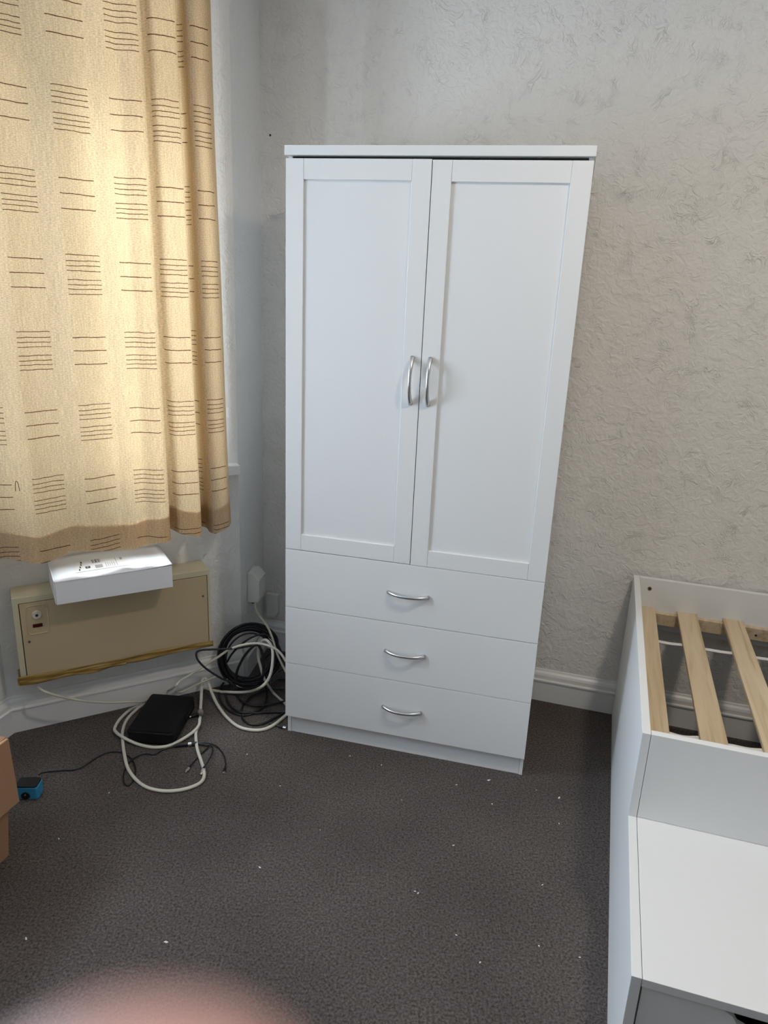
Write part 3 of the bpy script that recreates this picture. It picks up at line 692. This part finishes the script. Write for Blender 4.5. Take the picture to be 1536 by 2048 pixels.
# black cable coil leaning in the corner
co = thing('cable_coil', 'large upright coil of glossy black cable leaning in the corner beside the wardrobe', 'cable', (-.474, 2.404, 0), .30)
rnd = random.Random(4); pts = []
loops = 18; N = 40
lean = math.radians(9)
Rp = None
for k in range(loops):
    R_ = .090 + .032 * ((k * 7) % loops) / loops + rnd.uniform(-.003, .003); dy = -.016 + .032 * ((k * 4) % loops) / loops
    ox, oz = rnd.uniform(-.004, .004), rnd.uniform(-.004, .003); sq = 1 + rnd.uniform(-.02, .03)
    for i in range(N):
        a = 2 * math.pi * i / N + .4
        w_ = 1 + .02 * math.sin(2 * a + k)
        x, z = (R_ * w_) * math.cos(a) * sq * .97 + ox, R_ * w_ * math.sin(a) * 1.04 + oz
        yy = dy * (.55 + .45 * abs(math.cos(a))) + .002 * math.sin(3 * a + k)
        pts.append(Vector((x, yy - z * math.sin(-lean) * 1 - .012, z * math.cos(lean) + .139)))
for _ in range(2):                                        # smooth the step from loop to loop
    pts = [pts[0]] + [(pts[i - 1] + pts[i] * 2 + pts[i + 1]) / 4 for i in range(1, len(pts) - 1)] + [pts[-1]]
pts = [Vector((p.x, p.y, max(p.z, .0035))) for p in pts]
obj('cable_loops', tube(pts, .0034, 7), M_CABLE_B, co, smooth=True)
def ring(c, R_, ax, r, m, name, par, sx=1, sz=1):
    b = bmesh.new(); p = []
    for i in range(17):
        a = 2 * math.pi * i / 16; q = Vector((0, math.cos(a) * R_ * sx, math.sin(a) * R_ * sz)); q.rotate(Matrix.Rotation(ax, 3, 'Y')); p.append(Vector(c) + q)
    tube(p, r, 6, b); return obj(name, b, m, par, smooth=True)
ring((.080, -.012 + .012, .195), .022, -.75, .0014, M_CABLE_W, 'cable_tie', co, 1.1, 1.15)
ring((-.072, -.022, .052), .021, -.8, .0012, M_CHROME, 'wire_tie', co, 1.0, 1.1)
ring((-.036, -.027, .030), .020, -1.2, .0012, M_CHROME, 'wire_tie', co, 1.0, 1.1)
# black cable ends and loose loops
rb = .0036
BLK = [
 ('coil_tail_cable', 'black cable looping out left of the coil below the heater corner', [(c3, 560, 1062, y, 2.26), (c3, 450, 1068, y, 2.26), (c3, 330, 1072, y, 2.25), (c3, 220, 1080, y, 2.24), (c3, 176, 1112, y, 2.235), (c3, 190, 1180, y, 2.23), (c3, 260, 1260, y, 2.235), (c3, 360, 1332, y, 2.24), (c3, 470, 1395, y, 2.25), (c3, 560, 1420, y, 2.26)]),
 ('floor_loop_cable', 'black cable in a wide loop on the carpet in front of the coil', [(c3, 470, 1430, g, .012), (c3, 425, 1500, g, rb), (c3, 430, 1600, g, rb), (c3, 490, 1700, g, rb), (c3, 590, 1765, g, rb), (c3, 700, 1783, g, rb), (c3, 820, 1745, g, .006), (c3, 900, 1680, g, .008), (c3, 938, 1590, g, .012), (c3, 928, 1490, g, .02), (c3, 880, 1420, g, .03)]),
 ('second_loop_cable', 'black cable in a tighter loop running back to the wardrobe foot', [(c3, 560, 1430, g, .014), (c3, 505, 1500, g, .008), (c3, 500, 1590, g, .007), (c3, 550, 1690, g, .007), (c3, 640, 1745, g, .009), (c3, 780, 1757, g, .009), (c3, 940, 1748, g, .006), (c3, 1100, 1748, g, .006), (c3, 1180, 1750, g, .006)]),
 ('third_loop_cable', 'black cable curving across the carpet to the middle of the wardrobe side', [(c3, 640, 1480, g, .014), (c3, 615, 1540, g, .010), (c3, 650, 1615, g, .010), (c3, 740, 1665, g, .010), (c3, 860, 1680, g, .010), (c3, 980, 1662, g, .010), (c3, 1110, 1632, g, .010), (c3, 1180, 1615, g, .010)]),
 ('lower_loop_cable', 'black cable sweeping low across the carpet nearest the wardrobe foot', [(c3, 1180, 1490, g, .012), (c3, 1110, 1497, g, .012), (c3, 980, 1498, g, .014), (c3, 860, 1532, g, .012), (c3, 750, 1592, g, .010), (c3, 680, 1680, g, rb), (c3, 662, 1780, g, rb), (c3, 710, 1858, g, rb), (c3, 810, 1886, g, rb), (c3, 930, 1860, g, rb), (c3, 1040, 1800, g, rb), (c3, 1130, 1740, g, .005), (c3, 1190, 1690, g, .006)]),
 ('inner_arc_cable', 'thin black cable arching inside the coil to the baseboard', [(c3, 505, 1210, y, 2.30), (c3, 560, 1120, y, 2.30), (c3, 640, 1035, y, 2.29), (c3, 740, 960, y, 2.29), (c3, 830, 918, y, 2.29), (c3, 910, 908, y, 2.30), (c3, 980, 950, y, 2.30)]),
 ('thick_arc_cable', 'thick black cable hanging over the coil in a tall arch', [(c3, 600, 1400, y, 2.28), (c3, 620, 1290, y, 2.275), (c3, 690, 1150, y, 2.27), (c3, 770, 1055, y, 2.27), (c3, 830, 1022, y, 2.27), (c3, 872, 1070, y, 2.275), (c3, 895, 1170, y, 2.28), (c3, 900, 1290, y, 2.28), (c3, 885, 1390, y, 2.28), (c3, 850, 1440, g, .03)]),
 ('corner_cable', 'black cable draped behind the flexes beside the wardrobe edge', [(c3, 830, 1022, y, 2.285), (c3, 720, 1040, y, 2.285), (c3, 600, 1058, y, 2.28), (c3, 520, 1062, y, 2.275)]),
 ('side_arc_cable', 'black cable arching against the wardrobe edge right of the coil', [(c3, 900, 1440, y, 2.30), (c3, 890, 1300, y, 2.32), (c3, 910, 1180, y, 2.33), (c3, 990, 1110, y, 2.33), (c3, 1100, 1108, y, 2.33), (c3, 1180, 1130, y, 2.33)]),
 ('tangle_cable', 'black cable tangled low behind the floor loops beside the wardrobe', [(c3, 1180, 1240, y, 2.33), (c3, 1080, 1290, y, 2.32), (c3, 1000, 1370, y, 2.31), (c3, 960, 1450, y, 2.30), (c3, 1050, 1400, g, .03), (c3, 1180, 1400, g, .03)]),
]
for nm, lb_, pts_ in BLK:
    cable(nm, lb_, pts_, .0048 if nm.startswith('thick') else rb, M_CABLE_B)
cj = thing('coax_plug', 'small black and chrome plug on the carpet at the wardrobe foot', 'plug', tuple(G(*c3(1060, 1900), 0)))
o0 = G(*c3(1060, 1900), 0); pA = G(*c3(960, 1870), .005) - o0; pB = G(*c3(1065, 1898), .006) - o0; pC = G(*c3(1112, 1910), .006) - o0; pD = G(*c3(1143, 1916), .006) - o0
obj('plug_lead', tube([pA, pB], .0022, 8), M_CABLE_B, cj); obj('plug_body', tube([pB, pC], .0055, 10), M_BLACK, cj); obj('plug_ferrule', tube([pC, pD], .0050, 10), M_CHROME, cj)

# ------------------------------------------------------------------ black box on the floor
hb = thing('black_box', 'black plastic box with rounded corners lying on the carpet inside the white flexes', 'box', (-.722, 2.145, 0), math.radians(-3))
bm = rbox(-.078, .078, -.118, .112, .002, .045, .012)
o = obj('casing', bm, M_BLACK2, hb); b = o.modifiers.new('bevel', 'BEVEL'); b.width = .004; b.segments = 3; b.limit_method = 'ANGLE'
obj('top_plate', rbox(-.071, .071, -.111, .105, .0455, .0465, .009), M_BLACK2, hb)
obj('side_slot', bx(.0775, .0787, .010, .085, .016, .032), M_BLACK, hb)
for x, y_ in ((-.065, -.1), (.065, -.1), (-.065, .095), (.065, .095)): obj('foot', cyl((x, y_, 0), .006, .003, 'z', 10), M_BLACK, hb)

# ------------------------------------------------------------------ charger, its lead and three plugs
a0 = G(57, 1602, 0)
ad = thing('plug_adapter', 'small blue travel adapter with a black top standing on the carpet beside the carton', 'adapter', (a0.x - .006, a0.y + .026, 0), math.radians(4))
o = obj('adapter_body', rbox(-.034, .030, -.022, .024, .001, .040, .009), M_BLUE, ad, bevel=.002)
obj('top_cap', rbox(-.033, .028, -.021, .022, .0402, .0455, .008), M_BLACK, ad, bevel=.0012)
obj('socket_recess', cyl((-.004, -.0222, .014), .0125, -.0012, 'y', 24), M_BLACK, ad)
for x, z in ((-.002, .022), (.003, .006)): obj('pin', cyl((x, -.0235, z), .0022, -.006, 'y', 10), M_CHROME, ad)
rc = .0024
H_, Hp = cable('charging_cable', 'thin black charging cable running from the blue adapter to three small plugs', [
    (c1, 188, 1222, g, .040), (c1, 198, 1216, g, .034), (c1, 230, 1209, g, .015), (c1, 290, 1203, g, rc), (c1, 350, 1200, g, rc), (c1, 400, 1183, g, rc), (c1, 450, 1150, g, rc), (c1, 500, 1122, g, rc), (c1, 545, 1113, g, rc), (c1, 590, 1120, g, rc), (c1, 630, 1148, g, rc), (c1, 650, 1195, g, rc), (c1, 640, 1250, g, rc), (c1, 615, 1276, g, rc), (c1, 594, 1258, g, rc), (c1, 594, 1215, g, .004), (c1, 618, 1165, g, .006),
    (c1, 660, 1133, g, .006), (c1, 700, 1122, g, rc), (c1, 742, 1126, g, rc), (c1, 780, 1104, g, rc), (c1, 835, 1088, g, rc), (c1, 860, 1084, g, .004)], rc, M_CABLE_B)
base = Vector((H_.location.x, H_.location.y, 0))
def seg(pts): return [p - base for p in path3(pts)]
s_ = seg([(c1, 835, 1088, g, .006), (c1, 850, 1082, g, .006), (c1, 945, 1073, g, .006)])
sp_ = obj('splitter', tube(s_, [.004, .0065, .0065], 12), M_BLACK, H_, smooth=False)
s_ = seg([(c1, 903, 1077, g, .0065), (c1, 920, 1076, g, .0065)]); obj('silver_band', tube(s_, .0069, 12), M_CHROME, H_)
for nm, P_ in (('a', [(c1, 940, 1073, g, .006), (c1, 985, 1080, g, .006), (c1, 1000, 1088, g, .005), (c1, 955, 1133, g, .003), (c1, 905, 1190, g, .004)]),
              ('b', [(c1, 940, 1073, g, .007), (c1, 990, 1074, g, .007), (c1, 1020, 1092, g, .006), (c1, 1012, 1135, g, .012), (c1, 975, 1195, g, .010)]),
              ('c', [(c1, 940, 1072, g, .006), (c1, 985, 1068, g, .006), (c1, 1035, 1083, g, .005), (c1, 1070, 1120, g, .003), (c1, 1083, 1165, g, .004), (c1, 1079, 1195, g, .004)])):
    q = [p - base for p in catmull(path3(P_), 6)]; ld = obj('lead', tube(q, .0021, 8), M_CABLE_B, H_, smooth=True)
    d = (q[-1] - q[-3]).normalized(); d.z = -.05 if nm != 'b' else -.25; d.normalize(); e = q[-1]
    obj('strain_relief', tube([e - d * .010, e], [.0028, .0040], 10), M_BLACK, ld)
    obj('plug_shell', tube([e, e + d * .013], .0062 if nm != 'c' else .0050, 12, flat=.7), M_METAL if nm != 'c' else M_BLACK, ld)
    obj('plug_tip', tube([e + d * .013, e + d * .022], .0044, 12, flat=.6), M_CHROME, ld)

# ------------------------------------------------------------------ cardboard carton at the left edge
k0 = G(15, 1713, 0); k1 = G(0, 1727, 0); kd = (k1 - k0).normalized(); kn = Vector((kd.y, -kd.x, 0))
if kn.x > 0: kn = -kn                                    # towards the inside of the carton
ca = thing('cardboard_carton', 'brown cardboard carton with a flap folded out, standing at the left edge of the carpet', 'box', tuple(k0))
kA = Y(12, 1477, k0.y) - k0; kB = Y(37, 1602, k0.y - .012) - k0; HK = kA.z; LK, WK = .32, .22
def quad_panel(name, a, b, c, d, th, m, par, label=None):
    """four corners, thickness along the normal"""
    a, b, c, d = map(Vector, (a, b, c, d)); n = (b - a).cross(d - a).normalized() * th; bm = bmesh.new()
    A = [bm.verts.new(p) for p in (a, b, c, d)]; B = [bm.verts.new(p + n) for p in (a, b, c, d)]
    bm.faces.new(A); bm.faces.new(B[::-1])
    for i in range(4): bm.faces.new((A[i], B[i], B[(i + 1) % 4], A[(i + 1) % 4]))
    return obj(name, bm, m, par, label=label)
z0_ = Vector((0, 0, .0006)); up = kA
quad_panel('right_wall', z0_, z0_ + kd * LK, up + kd * LK, up, .004, M_CARTON, ca)
quad_panel('left_wall', z0_ + kn * WK, z0_ + kn * WK + kd * LK, kn * WK + kd * LK + Vector((0, 0, HK)), kn * WK + Vector((0, 0, HK)), .004, M_CARTON, ca)
quad_panel('back_wall', z0_, z0_ + kn * WK, kn * WK + Vector((0, 0, HK)), up, .004, M_CARTON, ca)
quad_panel('front_wall', z0_ + kd * LK, z0_ + kn * WK + kd * LK, kn * WK + kd * LK + Vector((0, 0, HK)), up + kd * LK, .004, M_CARTON, ca)
quad_panel('bottom', z0_, z0_ + kd * LK, z0_ + kd * LK + kn * WK, z0_ + kn * WK, .003, M_CARTON, ca)
fo = -kn * .0045; 
quad_panel('flap', up + fo, up + fo + kd * LK, kB + kd * (LK - .006), kB, .003, M_CARTON, ca)
quad_panel('flap_fold', up + fo + Vector((0, 0, .0005)), up + fo + kd * LK + Vector((0, 0, .0005)), up + kn * .004 + kd * LK + Vector((0, 0, .0005)), up + kn * .004 + Vector((0, 0, .0005)), .001, M_CARTON_E, ca)
quad_panel('back_flap', up + Vector((0, 0, .001)), kn * WK + Vector((0, 0, HK + .001)), kn * WK * .98 + kd * .12 + Vector((0, 0, HK - .02)), up + kn * .01 + kd * .12 + Vector((0, 0, -.02)), .003, M_CARTON, ca)

# ------------------------------------------------------------------ crumbs of packing foam on the carpet
crumbs = [(977, 1561, .006), (1118, 1596, .006), (984, 1608, .003), (907, 1691, .004), (830, 1783, .003), (836, 1787, .004), (520, 1735, .004), (118, 1678, .003), (494, 1509, .003), (912, 1870, .003), (1160, 1915, .003), (332, 1884, .005), (52, 1878, .005), (700, 1512, .003), (763, 1530, .003), (913, 1570, .003), (1118, 1647, .003), (560, 1572, .003), (218, 1586, .003), (960, 1925, .003), (1085, 1770, .003), (1078, 1892, .003), (803, 1600, .002), (640, 1660, .002), (1073, 1580, .002)]
CL = {0: 'white foam crumb on the carpet just in front of the wardrobe\'s right foot', 1: 'largest white foam crumb, on the carpet between the wardrobe foot and the bed',
      2: 'white foam crumb on the carpet a little nearer than the one at the wardrobe foot', 6: 'white foam crumb alone in the middle of the open carpet', 11: 'white foam crumb on the carpet just above the blurred fingertip',
      12: 'white foam crumb on the carpet at the left edge below the carton', 10: 'white foam crumb on the carpet close against the side of the bed step'}
for i, (px, py, r_) in enumerate(crumbs):
    p = G(px, py, 0); bm = bmesh.new(); bmesh.ops.create_icosphere(bm, subdivisions=1, radius=r_ * .85)
    for v in bm.verts: v.co = Vector((v.co.x * random.uniform(.5, 1.9), v.co.y * random.uniform(.35, .8), max(-.0002, v.co.z * .5)))
    bmesh.ops.rotate(bm, verts=bm.verts, cent=(0, 0, 0), matrix=Matrix.Rotation(random.uniform(0, 3.1), 3, 'Z'))
    o = obj('foam_crumb', bm, M_SCRAP); o.location = (p.x, p.y, .0004)
    tag(o, CL.get(i, 'tiny white crumb of packing foam on the carpet'), 'crumb', 'foam crumbs scattered on the carpet')

# ------------------------------------------------------------------ hand whose fingertip strays in front of the lens
def camp(x, y_, d): return CAM + RGT * x + UPV * y_ + FWD * d
hr = thing('hand', 'blurred pink fingertip close to the lens at the bottom left', 'hand', tuple(camp(-.02, -.13, -.01)))
bmh = bmesh.new()
def chain(pts, rad):
    me = bpy.data.meshes.new('hand_skin'); return pts, rad
verts, edges, radii = [], [], []
def addv(p, r): verts.append(tuple(Vector(p))); radii.append(r); return len(verts) - 1
wr_ = addv((-.020, -.175, -.020), .026); pm = addv((-.020, -.125, -.018), .030); edges.append((wr_, pm))
arm = addv((-.020, -.235, -.030), .028); edges.append((arm, wr_))
fingers = [  # camera frame: right, up, depth
    [(-.004, -.095, -.008), (-.0095, -.062, .010), (-.0085, -.036, .017), (-.0076, -.0166, .0260)],
    [(-.022, -.092, -.008), (-.033, -.066, .018), (-.037, -.062, .042), (-.034, -.066, .060)],
    [(-.037, -.098, -.008), (-.052, -.076, .016), (-.057, -.074, .040), (-.052, -.078, .056)],
    [(-.048, -.108, -.008), (-.066, -.092, .010), (-.071, -.090, .028), (-.067, -.092, .040)],
    [(.006, -.130, -.006), (.026, -.108, .008), (.030, -.088, .022)]]
frad = [(.0100, .0088, .0072, .0069), (.0105, .0092, .0084, .0074), (.010, .0088, .008, .007), (.009, .0078, .007, .0062), (.013, .0108, .0092)]
for fl, fr in zip(fingers, frad):
    prev = pm
    for p_, r_ in zip(fl, fr):
        k = addv(p_, r_); edges.append((prev, k)); prev = k
me = bpy.data.meshes.new('hand_skin'); me.from_pydata([tuple(camp(*v) - hr.location) for v in verts], edges, [])
ho = bpy.data.objects.new('hand_skin', me); COL.objects.link(ho); ho.parent = hr
me.materials.append(M_SKIN)
sk_ = ho.modifiers.new('skin', 'SKIN'); sk_.use_smooth_shade = True
for i, r_ in enumerate(radii): me.skin_vertices[0].data[i].radius = (r_, r_)
me.skin_vertices[0].data[pm].use_root = True
ss = ho.modifiers.new('sub', 'SUBSURF'); ss.levels = 2; ss.render_levels = 2
ho.name = 'skin'
